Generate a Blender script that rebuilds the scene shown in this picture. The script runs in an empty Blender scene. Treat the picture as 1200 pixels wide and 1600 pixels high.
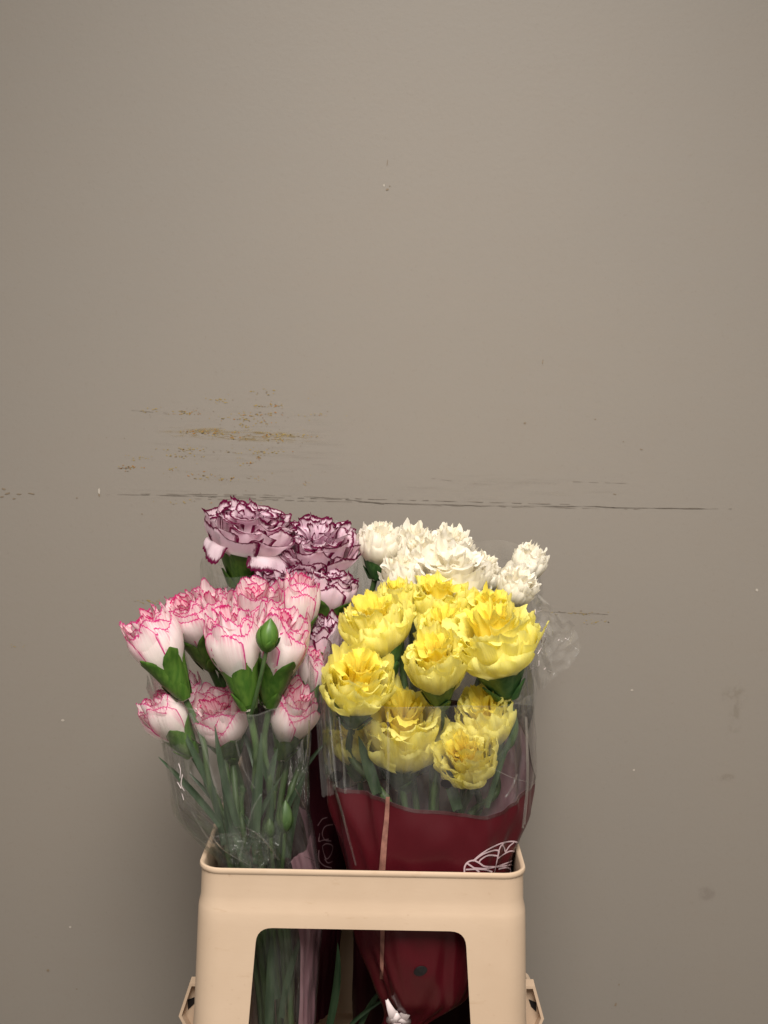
import bpy, bmesh, math, random
from mathutils import Vector, Matrix, noise
from mathutils.bvhtree import BVHTree

sc = bpy.context.scene
col = sc.collection

# ------------------------------------------------------------------ camera
F = 1820.0                                    # focal length in photograph pixels
PITCH, ROLL = math.atan(200 / F), math.radians(1.05)
CAM = Vector((0, -1.0, 1.035))
fw = Vector((0, math.cos(PITCH), -math.sin(PITCH)))
r0 = Vector((1, 0, 0)); u0 = r0.cross(fw)
RI = r0 * math.cos(ROLL) + u0 * math.sin(ROLL)
UP = u0 * math.cos(ROLL) - r0 * math.sin(ROLL)
cd = bpy.data.cameras.new('camera'); cam = bpy.data.objects.new('camera', cd); col.objects.link(cam)
cd.sensor_fit = 'HORIZONTAL'; cd.sensor_width = 36; cd.lens = 36 * F / 1200; cd.clip_end = 50; cd.clip_start = 0.02
M = Matrix((RI, UP, -fw)).transposed().to_4x4(); M.translation = CAM
cam.matrix_world = M
sc.camera = cam

def P(px, py, y):
    """world point at depth y seen at photograph pixel (px, py)"""
    d = fw + RI * ((px - 600) / F) + UP * ((800 - py) / F)
    return CAM + d * ((y - CAM.y) / d.y)
def ray(px, py):
    return (fw + RI * ((px - 600) / F) + UP * ((800 - py) / F)).normalized()
def S(y, py=1000):                             # metres per photograph pixel at depth y
    return (P(600, py, y) - P(601, py, y)).length

# ------------------------------------------------------------------ light
w = bpy.data.worlds.new('World'); sc.world = w; w.use_nodes = True
bg = w.node_tree.nodes['Background']
bg.inputs[0].default_value = (1.0, 0.93, 0.84, 1); bg.inputs[1].default_value = 0.46

def area(name, loc, tgt, size, power, color, spread=180):
    l = bpy.data.lights.new(name, 'AREA'); l.shape = 'RECTANGLE'; l.size, l.size_y = size
    l.energy = power; l.color = color; l.spread = math.radians(spread)
    o = bpy.data.objects.new(name, l); col.objects.link(o); o.location = loc
    o.rotation_euler = (Vector(tgt) - Vector(loc)).to_track_quat('-Z', 'Y').to_euler()
    return o
def spot(name, loc, tgt, power, color, angle, radius):
    l = bpy.data.lights.new(name, 'SPOT'); l.energy = power; l.color = color
    l.spot_size = math.radians(angle); l.spot_blend = 1.0; l.shadow_soft_size = radius
    o = bpy.data.objects.new(name, l); col.objects.link(o); o.location = loc
    o.rotation_euler = (Vector(tgt) - Vector(loc)).to_track_quat('-Z', 'Y').to_euler()
spot('ceiling_spot', (0.10, -1.72, 2.72), (0.07, 0.41, 0.45), 525, (1.0, 0.945, 0.87), 60, 0.65)

sc.view_settings.view_transform = 'Standard'; sc.view_settings.look = 'None'
sc.view_settings.exposure = 0.0; sc.view_settings.gamma = 1.0
sc.cycles.use_denoising = True
sc.cycles.transparent_max_bounces = 32
sc.cycles.max_bounces = 10

# ------------------------------------------------------------------ materials
def lin(r, g, b):
    f = lambda c: (c / 255 / 12.92) if c / 255 <= 0.04045 else ((c / 255 + 0.055) / 1.055) ** 2.4
    return (f(r), f(g), f(b), 1)

class NT:
    def __init__(self, name):
        self.m = bpy.data.materials.new(name); self.m.use_nodes = True
        self.t = self.m.node_tree; self.t.nodes.clear()
        self.out = self.t.nodes.new('ShaderNodeOutputMaterial')
    def n(self, typ, **kw):
        nd = self.t.nodes.new('ShaderNode' + typ)
        ins = kw.pop('ins', {})
        for k, v in kw.items(): setattr(nd, k, v)
        for k, v in ins.items():
            s = nd.inputs[k]
            if isinstance(v, bpy.types.NodeSocket): self.t.links.new(v, s)
            else: s.default_value = v
        return nd
    def math(self, op, a, b=0.0, c=None, clamp=False):
        i = {0: a, 1: b}
        if c is not None: i[2] = c
        return self.n('Math', operation=op, use_clamp=clamp, ins=i).outputs[0]
    def mix(self, f, a, b, bt='MIX'):
        nd = self.n('Mix', data_type='RGBA', blend_type=bt, ins={0: f, 6: a, 7: b}); return nd.outputs[2]
    def ramp(self, f, a, b):
        return self.n('MapRange', interpolation_type='SMOOTHSTEP', ins={0: f, 1: a, 2: b, 3: 0.0, 4: 1.0}).outputs[0]
    def noise(self, vec, scale, detail=3, rough=0.5):
        i = {'Scale': scale, 'Detail': detail, 'Roughness': rough}
        if vec is not None: i['Vector'] = vec
        return self.n('TexNoise', ins=i).outputs['Fac']
    def bump(self, h, strength, dist):
        return self.n('Bump', ins={'Height': h, 'Strength': strength, 'Distance': dist}).outputs[0]
    def done(self, sh):
        self.t.links.new(sh, self.out.inputs[0]); return self.m

def petal_mat(name, base, tip, deep, edge=None, ew=0.02, wash=0.0, trans=0.32, rough=0.55, vb=0.3):
    g = NT(name)
    uv = g.n('UVMap').outputs[0]
    sp = g.n('SeparateXYZ', ins={0: uv})
    u, v = sp.outputs[0], sp.outputs[1]
    rnd = g.n('ObjectInfo').outputs['Random']
    off = g.n('CombineXYZ', ins={2: g.math('MULTIPLY', rnd, 37.0)}).outputs[0]
    vec = g.n('VectorMath', operation='MULTIPLY_ADD', ins={0: uv, 1: (24, 2.2, 1), 2: off}).outputs[0]
    vein = g.noise(vec, 1.0, 3, 0.6)
    vec2 = g.n('VectorMath', operation='MULTIPLY_ADD', ins={0: uv, 1: (3, 3, 1), 2: off}).outputs[0]
    blot = g.noise(vec2, 1.5, 2)
    c = g.mix(g.ramp(v, 0.25, 0.85), base, tip)
    c = g.mix(g.math('MULTIPLY', g.ramp(vein, 0.45, 0.72), 0.28), c, deep)
    c = g.mix(g.math('MULTIPLY', g.ramp(blot, 0.5, 0.75), 0.25), c, deep)
    if edge:
        au = g.math('ABSOLUTE', g.math('SUBTRACT', g.math('MULTIPLY', u, 2.0), 1.0))
        side = g.math('DIVIDE', g.math('MULTIPLY', g.math('SUBTRACT', 1.0, au), 0.36), g.math('ADD', g.ramp(v, 0.42, 0.85), 0.02))
        m = g.math('MINIMUM', g.math('SUBTRACT', 1.0, v), side)
        jag = g.noise(g.n('VectorMath', operation='MULTIPLY_ADD', ins={0: uv, 1: (34, 9, 1), 2: off}).outputs[0], 1.0, 2, 0.7)
        wd = g.math('MULTIPLY', g.math('ADD', g.math('MULTIPLY', jag, 1.9), 0.05), ew)
        line = g.math('SUBTRACT', 1.0, g.ramp(g.math('DIVIDE', m, wd), 0.45, 1.35))
        if wash > 0:
            ws = g.math('MULTIPLY', g.math('SUBTRACT', 1.0, g.ramp(m, 0.0, 0.20)), wash)
            ws = g.math('MULTIPLY', ws, g.ramp(vein, 0.3, 0.7))
            c = g.mix(ws, c, edge)
        c = g.mix(line, c, edge)
    h = g.bump(vein, vb, 0.0010)
    pr = g.n('BsdfPrincipled', ins={'Base Color': c, 'Roughness': rough, 'Specular IOR Level': 0.25, 'Normal': h})
    tr = g.n('BsdfTranslucent', ins={'Color': c, 'Normal': h})
    return g.done(g.n('MixShader', ins={0: trans, 1: pr.outputs[0], 2: tr.outputs[0]}).outputs[0])

def green_mat(name, a, b, rough=0.42, scale=60, stripe=True):
    g = NT(name)
    tc = g.n('TexCoord').outputs['Object']
    vec = g.n('VectorMath', operation='MULTIPLY', ins={0: tc, 1: (1, 1, 0.18 if stripe else 1)}).outputs[0]
    rnd = g.n('ObjectInfo').outputs['Random']
    nz = g.noise(vec, scale * 4, 3); n2 = g.noise(tc, scale, 2)
    c = g.mix(g.ramp(nz, 0.35, 0.7), a, b)
    c = g.mix(g.math('MULTIPLY', g.ramp(n2, 0.45, 0.7), 0.5), c, b)
    c = g.mix(g.math('MULTIPLY', rnd, 0.35), c, a)
    pr = g.n('BsdfPrincipled', ins={'Base Color': c, 'Roughness': rough, 'Specular IOR Level': 0.4, 'Normal': g.bump(nz, 0.25, 0.001)})
    return g.done(pr.outputs[0])

def plain(name, c, rough=0.5, var=0.0, scale=30, spec=0.4, bump=0.0, trans=0.0):
    g = NT(name)
    tc = g.n('TexCoord').outputs['Object']
    nz = g.noise(tc, scale, 4, 0.55)
    d = tuple(x * (1 - var) for x in c[:3]) + (1,)
    cc = g.mix(g.ramp(nz, 0.3, 0.7), c, d)
    pr = g.n('BsdfPrincipled', ins={'Base Color': cc, 'Roughness': rough, 'Specular IOR Level': spec})
    if bump: g.t.links.new(g.bump(nz, bump, 0.002), pr.inputs['Normal'])
    sh = pr.outputs[0]
    if trans:
        tr = g.n('BsdfTranslucent', ins={'Color': cc})
        sh = g.n('MixShader', ins={0: trans, 1: sh, 2: tr.outputs[0]}).outputs[0]
    return g.done(sh)

def film_mat(name, haze=0.05, rough=0.07, tint=(0.99, 0.99, 0.985, 1), ior=1.5, bscale=70, bstr=0.35, top=0.5):
    g = NT(name)
    tc = g.n('TexCoord').outputs['Object']
    vec = g.n('VectorMath', operation='MULTIPLY', ins={0: tc, 1: (1, 1, 0.25)}).outputs[0]
    nz = g.noise(vec, bscale, 4, 0.6)
    nb = g.bump(nz, bstr, 0.004)
    tr = g.n('BsdfTransparent', ins={0: tint})
    df = g.n('BsdfDiffuse', ins={0: (0.85, 0.83, 0.80, 1)})
    tl = g.n('BsdfTranslucent', ins={0: (0.85, 0.83, 0.80, 1)})
    ad = g.n('MixShader', ins={0: 0.5, 1: df.outputs[0], 2: tl.outputs[0]})
    hz = g.math('MULTIPLY', g.ramp(nz, 0.2, 0.85), haze * 2)
    a = g.n('MixShader', ins={0: hz, 1: tr.outputs[0], 2: ad.outputs[0]})
    gl = g.n('BsdfGlossy', ins={'Roughness': rough, 'Normal': nb, 0: (1, 1, 1, 1)})
    fr = g.n('Fresnel', ins={'IOR': ior, 'Normal': nb})
    fac = g.math('MINIMUM', fr.outputs[0], top)
    return g.done(g.n('MixShader', ins={0: fac, 1: a.outputs[0], 2: gl.outputs[0]}).outputs[0])

MAT = {}
MAT['pink'] = petal_mat('pink_edged_petal', lin(242, 238, 222), lin(252, 241, 239), lin(250, 230, 230), lin(212, 58, 138), 0.024, 0.62, trans=0.42)
MAT['pink_core'] = petal_mat('pink_core_petal', lin(246, 220, 218), lin(248, 216, 222), lin(240, 184, 200), lin(206, 46, 118), 0.036, 0.75, trans=0.46)
MAT['purple'] = petal_mat('purple_edged_petal', lin(244, 236, 226), lin(253, 230, 241), lin(249, 216, 232), lin(110, 8, 62), 0.068, 0.18, trans=0.5)
MAT['purple_core'] = petal_mat('purple_core_petal', lin(246, 226, 236), lin(252, 226, 240), lin(246, 208, 228), lin(110, 8, 62), 0.060, 0.20, trans=0.46)
MAT['white'] = petal_mat('white_petal', lin(246, 240, 212), lin(254, 250, 240), lin(252, 247, 231), trans=0.48)
MAT['white_core'] = petal_mat('white_core_petal', lin(250, 243, 216), lin(254, 249, 234), lin(252, 246, 222), trans=0.52)
MAT['yellow'] = petal_mat('yellow_petal', lin(247, 241, 176), lin(253, 246, 152), lin(252, 239, 104), trans=0.48, vb=0.7)
MAT['yellow_core'] = petal_mat('yellow_core_petal', lin(250, 228, 96), lin(254, 240, 112), lin(250, 220, 68), trans=0.52)
MAT['calyx'] = green_mat('calyx_green', lin(54, 90, 28), lin(84, 116, 44))
MAT['calyx_blue'] = green_mat('calyx_bluish_green', lin(50, 88, 44), lin(76, 108, 62))
MAT['stem'] = green_mat('stem_green', lin(52, 76, 38), lin(76, 96, 56), 0.5, 40)
MAT['leaf'] = green_mat('leaf_glaucous_green', lin(44, 66, 42), lin(68, 88, 62), 0.5, 40)
MAT['film'] = film_mat('clear_film', 0.045, 0.10, bstr=0.25)
MAT['film_crinkle'] = film_mat('crinkled_film', 0.06, 0.10, ior=1.16, top=0.16, bscale=60, bstr=0.12)
MAT['maroon'] = plain('maroon_print', lin(74, 14, 23), 0.32, 0.15, 14, 0.4)
MAT['maroon_shaded'] = plain('shaded_maroon_print', lin(44, 10, 18), 0.4, 0.15, 14, 0.3)  # same maroon as the front sleeve, with shade painted into the colour
MAT['lilac'] = plain('lilac_film_inside', lin(158, 120, 130), 0.35, 0.12, 20, 0.4, trans=0.15)
MAT['print'] = plain('pale_print', lin(186, 162, 166), 0.5)
MAT['print_shaded'] = plain('shaded_pale_print', lin(110, 84, 88), 0.5)  # the pale print again, darkened by shade painted into it
MAT['seam'] = plain('seam_tape', lin(150, 104, 92), 0.35, 0.45, 90, 0.5, 0.3)
MAT['film_veil'] = film_mat('veiled_film', 0.055, 0.12, ior=1.3, bscale=18, bstr=0.2, top=0.3)
MAT['crease'] = film_mat('film_crease', 0.075, 0.2)
MAT['seam_clear'] = film_mat('seam_film', 0.16, 0.2)
MAT['hole_dark'] = plain('painted_hole', lin(16, 10, 10), 0.8)  # flat near-black, painted for the darkness inside openings
MAT['plastic_white'] = plain('white_tie_and_glint', lin(214, 200, 200), 0.4, 0.1)  # tie plastic, also used for painted highlights on the film

def bucket_mat():
    g = NT('beige_bucket_plastic')
    tc = g.n('TexCoord').outputs['Object']
    n1 = g.noise(tc, 7, 4, 0.6); n2 = g.noise(tc, 90, 3, 0.6)
    vec = g.n('VectorMath', operation='MULTIPLY', ins={0: tc, 1: (1, 1, 3.5)}).outputs[0]
    n3 = g.noise(vec, 34, 5, 0.7)
    c = g.mix(g.ramp(n1, 0.3, 0.75), lin(196, 173, 150), lin(187, 163, 139))
    c = g.mix(g.math('MULTIPLY', g.ramp(n3, 0.60, 0.78), 0.50), c, lin(168, 140, 110))
    c = g.mix(g.math('MULTIPLY', g.ramp(n2, 0.67, 0.78), 0.28), c, lin(140, 104, 76))
    r = g.math('ADD', g.math('MULTIPLY', n1, 0.25), 0.33)
    pr = g.n('BsdfPrincipled', ins={'Base Color': c, 'Roughness': r, 'Specular IOR Level': 0.35,
             'Normal': g.bump(n3, 0.12, 0.001), 'Subsurface Weight': 0.0})
    return g.done(pr.outputs[0])
MAT['bucket'] = bucket_mat()

def wall_mat():
    g = NT('painted_wall')
    tc = g.n('TexCoord').outputs['Object']
    n1 = g.noise(tc, 1.6, 3, 0.5); n2 = g.noise(tc, 260, 3, 0.6)
    vec = g.n('VectorMath', operation='MULTIPLY', ins={0: tc, 1: (1, 1, 8)}).outputs[0]
    n3 = g.noise(vec, 9, 4, 0.6); n4 = g.noise(tc, 26, 4, 0.65)
    c = g.mix(g.ramp(n1, 0.3, 0.7), lin(129, 122, 114), lin(127, 121, 114))
    c = g.mix(g.math('MULTIPLY', g.ramp(n3, 0.4, 0.75), 0.07), c, lin(128, 117, 106))
    c = g.mix(g.math('MULTIPLY', g.ramp(n4, 0.45, 0.8), 0.10), c, lin(127, 116, 105))
    c = g.mix(g.math('MULTIPLY', g.ramp(n2, 0.60, 0.74), 0.16), c, lin(110, 98, 87))
    pr = g.n('BsdfPrincipled', ins={'Base Color': c, 'Roughness': 0.5, 'Specular IOR Level': 0.3,
             'Normal': g.bump(g.noise(tc, 170, 5, 0.65), 0.15, 0.001)})
    return g.done(pr.outputs[0])
MAT['wall'] = wall_mat()
MAT['floor'] = plain('concrete_floor', lin(120, 112, 102), 0.7, 0.2, 12)

def smear_mat(name, c, sx, sz, amount, lo, hi):
    g = NT(name)
    tc = g.n('TexCoord').outputs['Object']
    uv = g.n('UVMap').outputs[0]; sp = g.n('SeparateXYZ', ins={0: uv})
    fall = g.math('MULTIPLY', g.math('SUBTRACT', 1.0, g.math('ABSOLUTE', g.math('SUBTRACT', g.math('MULTIPLY', sp.outputs[0], 2.0), 1.0))),
                  g.math('SUBTRACT', 1.0, g.math('ABSOLUTE', g.math('SUBTRACT', g.math('MULTIPLY', sp.outputs[1], 2.0), 1.0))))
    vec = g.n('VectorMath', operation='MULTIPLY', ins={0: tc, 1: (sx, 1, sz)}).outputs[0]
    nz = g.noise(vec, 1.0, 5, 0.65)
    f = g.math('MULTIPLY', g.math('MULTIPLY', g.ramp(nz, lo, hi), g.ramp(fall, 0.0, 0.45)), amount)
    pr = g.n('BsdfPrincipled', ins={'Base Color': c, 'Roughness': 0.6})
    tr = g.n('BsdfTransparent')
    return g.done(g.n('MixShader', ins={0: f, 1: tr.outputs[0], 2: pr.outputs[0]}).outputs[0])
MAT['yellow_smear'] = smear_mat('yellow_smear', lin(166, 138, 64), 60, 420, 0.55, 0.42, 0.68)
MAT['grey_smear'] = smear_mat('grey_smear', lin(118, 108, 97), 14, 200, 0.14, 0.48, 0.8)
MAT['ochre_blot'] = smear_mat('ochre_blot', lin(124, 112, 92), 90, 90, 0.16, 0.42, 0.62)
MAT['red_blot'] = smear_mat('red_blot', lin(122, 108, 100), 60, 60, 0.16, 0.38, 0.6)
MAT['fleck_orange'] = plain('orange_fleck', lin(160, 112, 50), 0.7, 0.3, 400)
MAT['fleck_ochre'] = plain('ochre_fleck', lin(154, 132, 76), 0.7, 0.2, 400)
MAT['fleck_brown'] = plain('brown_fleck', lin(124, 109, 90), 0.7, 0.2, 400)
MAT['scratch'] = plain('dark_scratch', lin(100, 91, 81), 0.7, 0.25, 300)
MAT['scratch_soft'] = plain('soft_scratch', lin(125, 115, 105), 0.7, 0.1, 300)
MAT['chip'] = plain('pale_chip', lin(166, 158, 148), 0.6)

# ------------------------------------------------------------------ builders
ORG = {}
def empty(name, loc):
    o = bpy.data.objects.new(name, None); col.objects.link(o); o.location = loc
    o.empty_display_size = 0.02; ORG[o] = Vector(loc); return o
def link(name, me, mat, parent=None, org=None):
    o = bpy.data.objects.new(name, me); col.objects.link(o)
    if mat is not None: me.materials.append(mat)
    if parent is not None:
        o.parent = parent; ORG[o] = ORG[parent]
    else:
        ORG[o] = Vector(org) if org is not None else Vector((0, 0, 0)); o.location = ORG[o]
    return o
def mesh_obj(name, verts, faces, mat, parent=None, org=None, uvs=None, smooth=True, sharp=None):
    base = ORG[parent] if parent is not None else (Vector(org) if org is not None else Vector((0, 0, 0)))
    me = bpy.data.meshes.new(name)
    me.from_pydata([tuple(Vector(v) - base) for v in verts], [], faces)
    if smooth: me.polygons.foreach_set('use_smooth', [True] * len(me.polygons))
    if uvs:
        ul = me.uv_layers.new(name='UVMap')
        flat = []
        for l in me.loops:
            flat.extend(uvs[l.vertex_index])
        ul.data.foreach_set('uv', flat)
    me.update()
    if sharp is not None: me.set_sharp_from_angle(angle=math.radians(sharp))
    return link(name, me, mat, parent, org)
def tag(o, label=None, cat=None, group=None, kind=None):
    if label: o['label'] = label
    if cat: o['category'] = cat
    if group: o['group'] = group
    if kind: o['kind'] = kind
    return o

def grid_faces(nu, nv, wrap=False):
    f = []
    for j in range(nv):
        for i in range(nu if wrap else nu):
            a = j * (nu if wrap else nu + 1) + i
            i2 = (i + 1) % nu if wrap else i + 1
            row = nu if wrap else nu + 1
            f.append((j * row + i, j * row + i2, (j + 1) * row + i2, (j + 1) * row + i))
    return f

def catmull(pts, n):
    out = []
    p = [pts[0] * 2 - pts[1]] + list(pts) + [pts[-1] * 2 - pts[-2]]
    for k in range(len(pts) - 1):
        a, b, c, d = p[k:k + 4]
        for i in range(n):
            t = i / n
            out.append(0.5 * ((2 * b) + (c - a) * t + (2 * a - 5 * b + 4 * c - d) * t * t + (3 * b - a - 3 * c + d) * t ** 3))
    out.append(pts[-1].copy())
    return out
def interp(tab, v):
    n = len(tab) - 1
    x = max(0.0, v) * n
    k = min(int(x), n - 1); t = x - k
    b, c = tab[k], tab[k + 1]
    a = tab[k - 1] if k > 0 else 2 * b - c
    d = tab[k + 2] if k + 2 <= n else 2 * c - b
    if t > 1: return c + (c - b) * (t - 1)
    return 0.5 * ((2 * b) + (c - a) * t + (2 * a - 5 * b + 4 * c - d) * t * t + (3 * b - a - 3 * c + d) * t ** 3)

def tube(path, rad, seg=8, cap=True):
    vs, fs = [], []
    t0 = (path[1] - path[0]).normalized()
    nrm = t0.orthogonal().normalized()
    for i, p in enumerate(path):
        t = (path[min(i + 1, len(path) - 1)] - path[max(i - 1, 0)]).normalized()
        nrm = (nrm - t * nrm.dot(t)).normalized(); bn = t.cross(nrm)
        r = rad(i / (len(path) - 1)) if callable(rad) else rad
        for k in range(seg):
            a = 2 * math.pi * k / seg
            vs.append(p + nrm * math.cos(a) * r + bn * math.sin(a) * r)
    fs = grid_faces(seg, len(path) - 1, True)
    if cap:
        fs.append(tuple(range(seg - 1, -1, -1)))
        b = (len(path) - 1) * seg; fs.append(tuple(b + k for k in range(seg)))
    return vs, fs

sm = lambda a, b, x: (lambda t: t * t * (3 - 2 * t))(min(1, max(0, (x - a) / (b - a))))

# ------------------------------------------------------------------ wall and floor
WY = 0.41
wall = mesh_obj('wall', [(-2.2, WY, 0), (2.2, WY, 0), (2.2, WY, 2.8), (-2.2, WY, 2.8)], [(0, 1, 2, 3)], MAT['wall'], smooth=False)
tag(wall, kind='structure')
floor = mesh_obj('floor', [(-2.2, -2.5, 0), (2.2, -2.5, 0), (2.2, WY, 0), (-2.2, WY, 0)], [(0, 1, 2, 3)], MAT['floor'], smooth=False)
tag(floor, kind='structure')

rg = random.Random(5)
class Flat:                                    # thin marks lying on the wall
    def __init__(s): s.v, s.f, s.uv = [], [], []
    def fleck(s, px, py, w_, h_, rot=0.0):
        n = rg.randint(5, 8); b = len(s.v); c = P(px, py, WY); k = S(WY)
        for i in range(n):
            a = 2 * math.pi * i / n; q = rg.uniform(0.6, 1.15)
            x, z = math.cos(a) * w_ * k * q * .5, math.sin(a) * h_ * k * q * .5
            s.v.append((c.x + x * math.cos(rot) - z * math.sin(rot), WY - 0.0006, c.z + x * math.sin(rot) + z * math.cos(rot)))
        s.f.append(tuple(range(b, b + n)))
    def line(s, pts, w0, broken=0.0, step=5, wob=0.6):
        for (ax, ay), (bx, by) in zip(pts, pts[1:]):
            n = max(1, int(math.hypot(bx - ax, by - ay) / step)); pv = None
            for i in range(n + 1):
                t = i / n; px, py = ax + (bx - ax) * t, ay + (by - ay) * t + wob * noise.noise((ax + t * (bx - ax)) / 28 * Vector((1, 0, 0)) + Vector((0, w0, ay / 9)))
                wd = w0 * 0.52 * max(0.0, 0.6 + 1.1 * noise.noise(Vector((px / 17, w0 * 3, by / 7))))
                if rg.random() < broken or wd < 0.12: pv = None; continue
                a, c = P(px, py - wd / 2, WY), P(px, py + wd / 2, WY)
                b = len(s.v); s.v += [(a.x, WY - 0.0008, a.z), (c.x, WY - 0.0008, c.z)]
                if pv is not None: s.f.append((pv, pv + 1, b + 1, b))
                pv = b
    def build(s, name, mat):
        return tag(mesh_obj(name, s.v, s.f, mat, wall, smooth=False), kind='stuff')
def patch(name, px, py, w_, h_, mat, rot=0):
    c = P(px, py, WY); k = S(WY) * 0.5; v = []
    for a, b in ((-1, -1), (1, -1), (1, 1), (-1, 1)):
        x, z = a * w_ * k, b * h_ * k
        v.append((c.x + x * math.cos(rot) - z * math.sin(rot), WY - 0.0004, c.z + x * math.sin(rot) + z * math.cos(rot)))
    tag(mesh_obj(name, v, [(0, 1, 2, 3)], mat, wall, uvs=[(0, 0), (1, 0), (1, 1), (0, 1)], smooth=False), kind='stuff')

fo, fy, fb = Flat(), Flat(), Flat()
# rows of dried drips and scrapes: y, x0, x1, number, orange share
rows = [(612, 380, 445, 10, 0), (625, 320, 365, 14, .05), (634, 385, 450, 24, .2), (645, 266, 320, 26, .5), (647, 355, 460, 26, .75),
        (649, 460, 525, 7, .4), (655, 325, 420, 20, .45), (660, 390, 430, 8, .3), (665, 360, 400, 10, .1), (674, 270, 345, 26, .25), (677, 300, 375, 34, .5),
        (679, 385, 460, 30, .35), (680, 440, 500, 10, .2), (686, 350, 395, 14, .7), (687, 410, 450, 14, .3), (702, 235, 345, 26, .2), (706, 325, 490, 26, .25),
        (713, 245, 325, 18, .35), (714, 395, 415, 9, .9), (724, 370, 410, 9, .7), (731, 178, 228, 24, .6), (733, 262, 282, 6, .4),
        (742, 290, 345, 14, .3), (748, 300, 425, 24, .35), (753, 470, 485, 5, .7), (716, 180, 250, 10, 0), (640, 205, 260, 9, 0),
        (784, 235, 310, 10, .2), (786, 330, 420, 8, .3), (940, 200, 260, 16, .1), (1008, 10, 40, 6, .2), (958, 850, 960, 20, .05), (972, 905, 960, 12, .05)]
for y, x0, x1, n, share in rows:
    for _ in range(int(n * 1.3)):
        x = rg.triangular(x0, x1); yy = y + rg.gauss(0, 1.9)
        t = rg.random()
        fl = fo if t < share * 0.5 else (fy if t < 0.8 else fb)
        w_ = rg.choice((1.6, 2, 2.4, 3, 4.5)) * rg.uniform(.7, 1.2)
        fl.fleck(x, yy, w_, rg.uniform(0.8, 1.7), rg.uniform(-.25, .25))
for _ in range(110):
    x, y = rg.gauss(370, 85), rg.gauss(690, 38)
    (fb if rg.random() < .55 else fy).fleck(x, y, rg.uniform(1, 2.4), rg.uniform(.7, 1.3))
for (x, y, ww, hh) in ((6, 764, 9, 4), (12, 771, 12, 3), (30, 772, 9, 2), (3, 776, 8, 2), (22, 779, 6, 2), (48, 771, 14, 2), (155, 773, 4, 6), (120, 778, 4, 2),
                       (75, 1516, 5, 5), (962, 1569, 5, 7), (967, 1538, 3, 4), (820, 661, 4, 3), (605, 296, 6, 4), (609, 291, 3, 2), (848, 565, 2, 8),
                       (605, 255, 1.5, 14), (1002, 702, 5, 2), (960, 772, 6, 1.5), (974, 690, 3, 2), (930, 655, 3, 2), (222, 803, 3, 2), (120, 1545, 3, 2)):
    fb.fleck(x, y, ww, hh, rg.uniform(-.3, .3))
fo.build('orange_flecks', MAT['fleck_orange']); fy.build('ochre_flecks', MAT['fleck_ochre']); fb.build('brown_flecks', MAT['fleck_brown'])
patch('yellow_smear', 345, 678, 210, 22, MAT['yellow_smear'], -0.01)
patch('yellow_smear', 430, 683, 170, 20, MAT['yellow_smear'], -0.01)
patch('grey_smear', 380, 700, 420, 150, MAT['grey_smear'])
patch('grey_smear', 800, 765, 420, 60, MAT['grey_smear'])
patch('grey_smear', 330, 774, 360, 26, MAT['grey_smear'])
patch('ochre_blot', 1148, 1088, 50, 40, MAT['ochre_blot']); patch('ochre_blot', 1148, 1125, 26, 60, MAT['ochre_blot'])
patch('red_blot', 1104, 1396, 34, 28, MAT['red_blot']); patch('ochre_blot', 1135, 1215, 36, 18, MAT['ochre_blot'])
sl, ss = Flat(), Flat()
sl.line([(168, 772), (330, 775), (470, 778), (545, 780)], 1.3, 0.05)
sl.line([(540, 780), (575, 784), (600, 787)], 3.0, 0.0)
sl.line([(600, 786), (760, 790), (930, 791), (960, 793)], 1.9, 0.0)
sl.line([(955, 793), (1050, 794), (1143, 795)], 2.1, 0.0)
sl.line([(250, 774), (400, 779), (520, 784)], 0.9, 0.15)
ss.line([(210, 771), (420, 773), (560, 779), (900, 788)], 1.6, 0.1)
ss.line([(300, 779), (560, 784), (700, 790), (1000, 795)], 1.4, 0.1)
ss.line([(180, 731), (225, 731)], 1.2, 0.1); ss.line([(205, 641), (265, 645)], 1.0, 0.2)
ss.line([(975, 1480), (968, 1530), (961, 1566)], 1.6, 0.1, 4)
ss.line([(885, 752), (995, 755)], 1.2, 0.25); ss.line([(655, 745), (760, 757)], 1.0, 0.3); ss.line([(850, 955), (960, 960)], 1.3, 0.2)
sl.build('scratch', MAT['scratch']); ss.build('faint_scratch', MAT['scratch_soft'])
ch = Flat()
for (x, y, ww, hh) in ((98, 1125, 6, 5), (987, 1078, 6, 5), (155, 767, 4, 10), (110, 1448, 4, 4), (1182, 922, 5, 5), (990, 1203, 4, 5), (600, 290, 3, 4)):
    ch.fleck(x, y, ww, hh)
ch.build('pale_chips', MAT['chip'])

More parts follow.
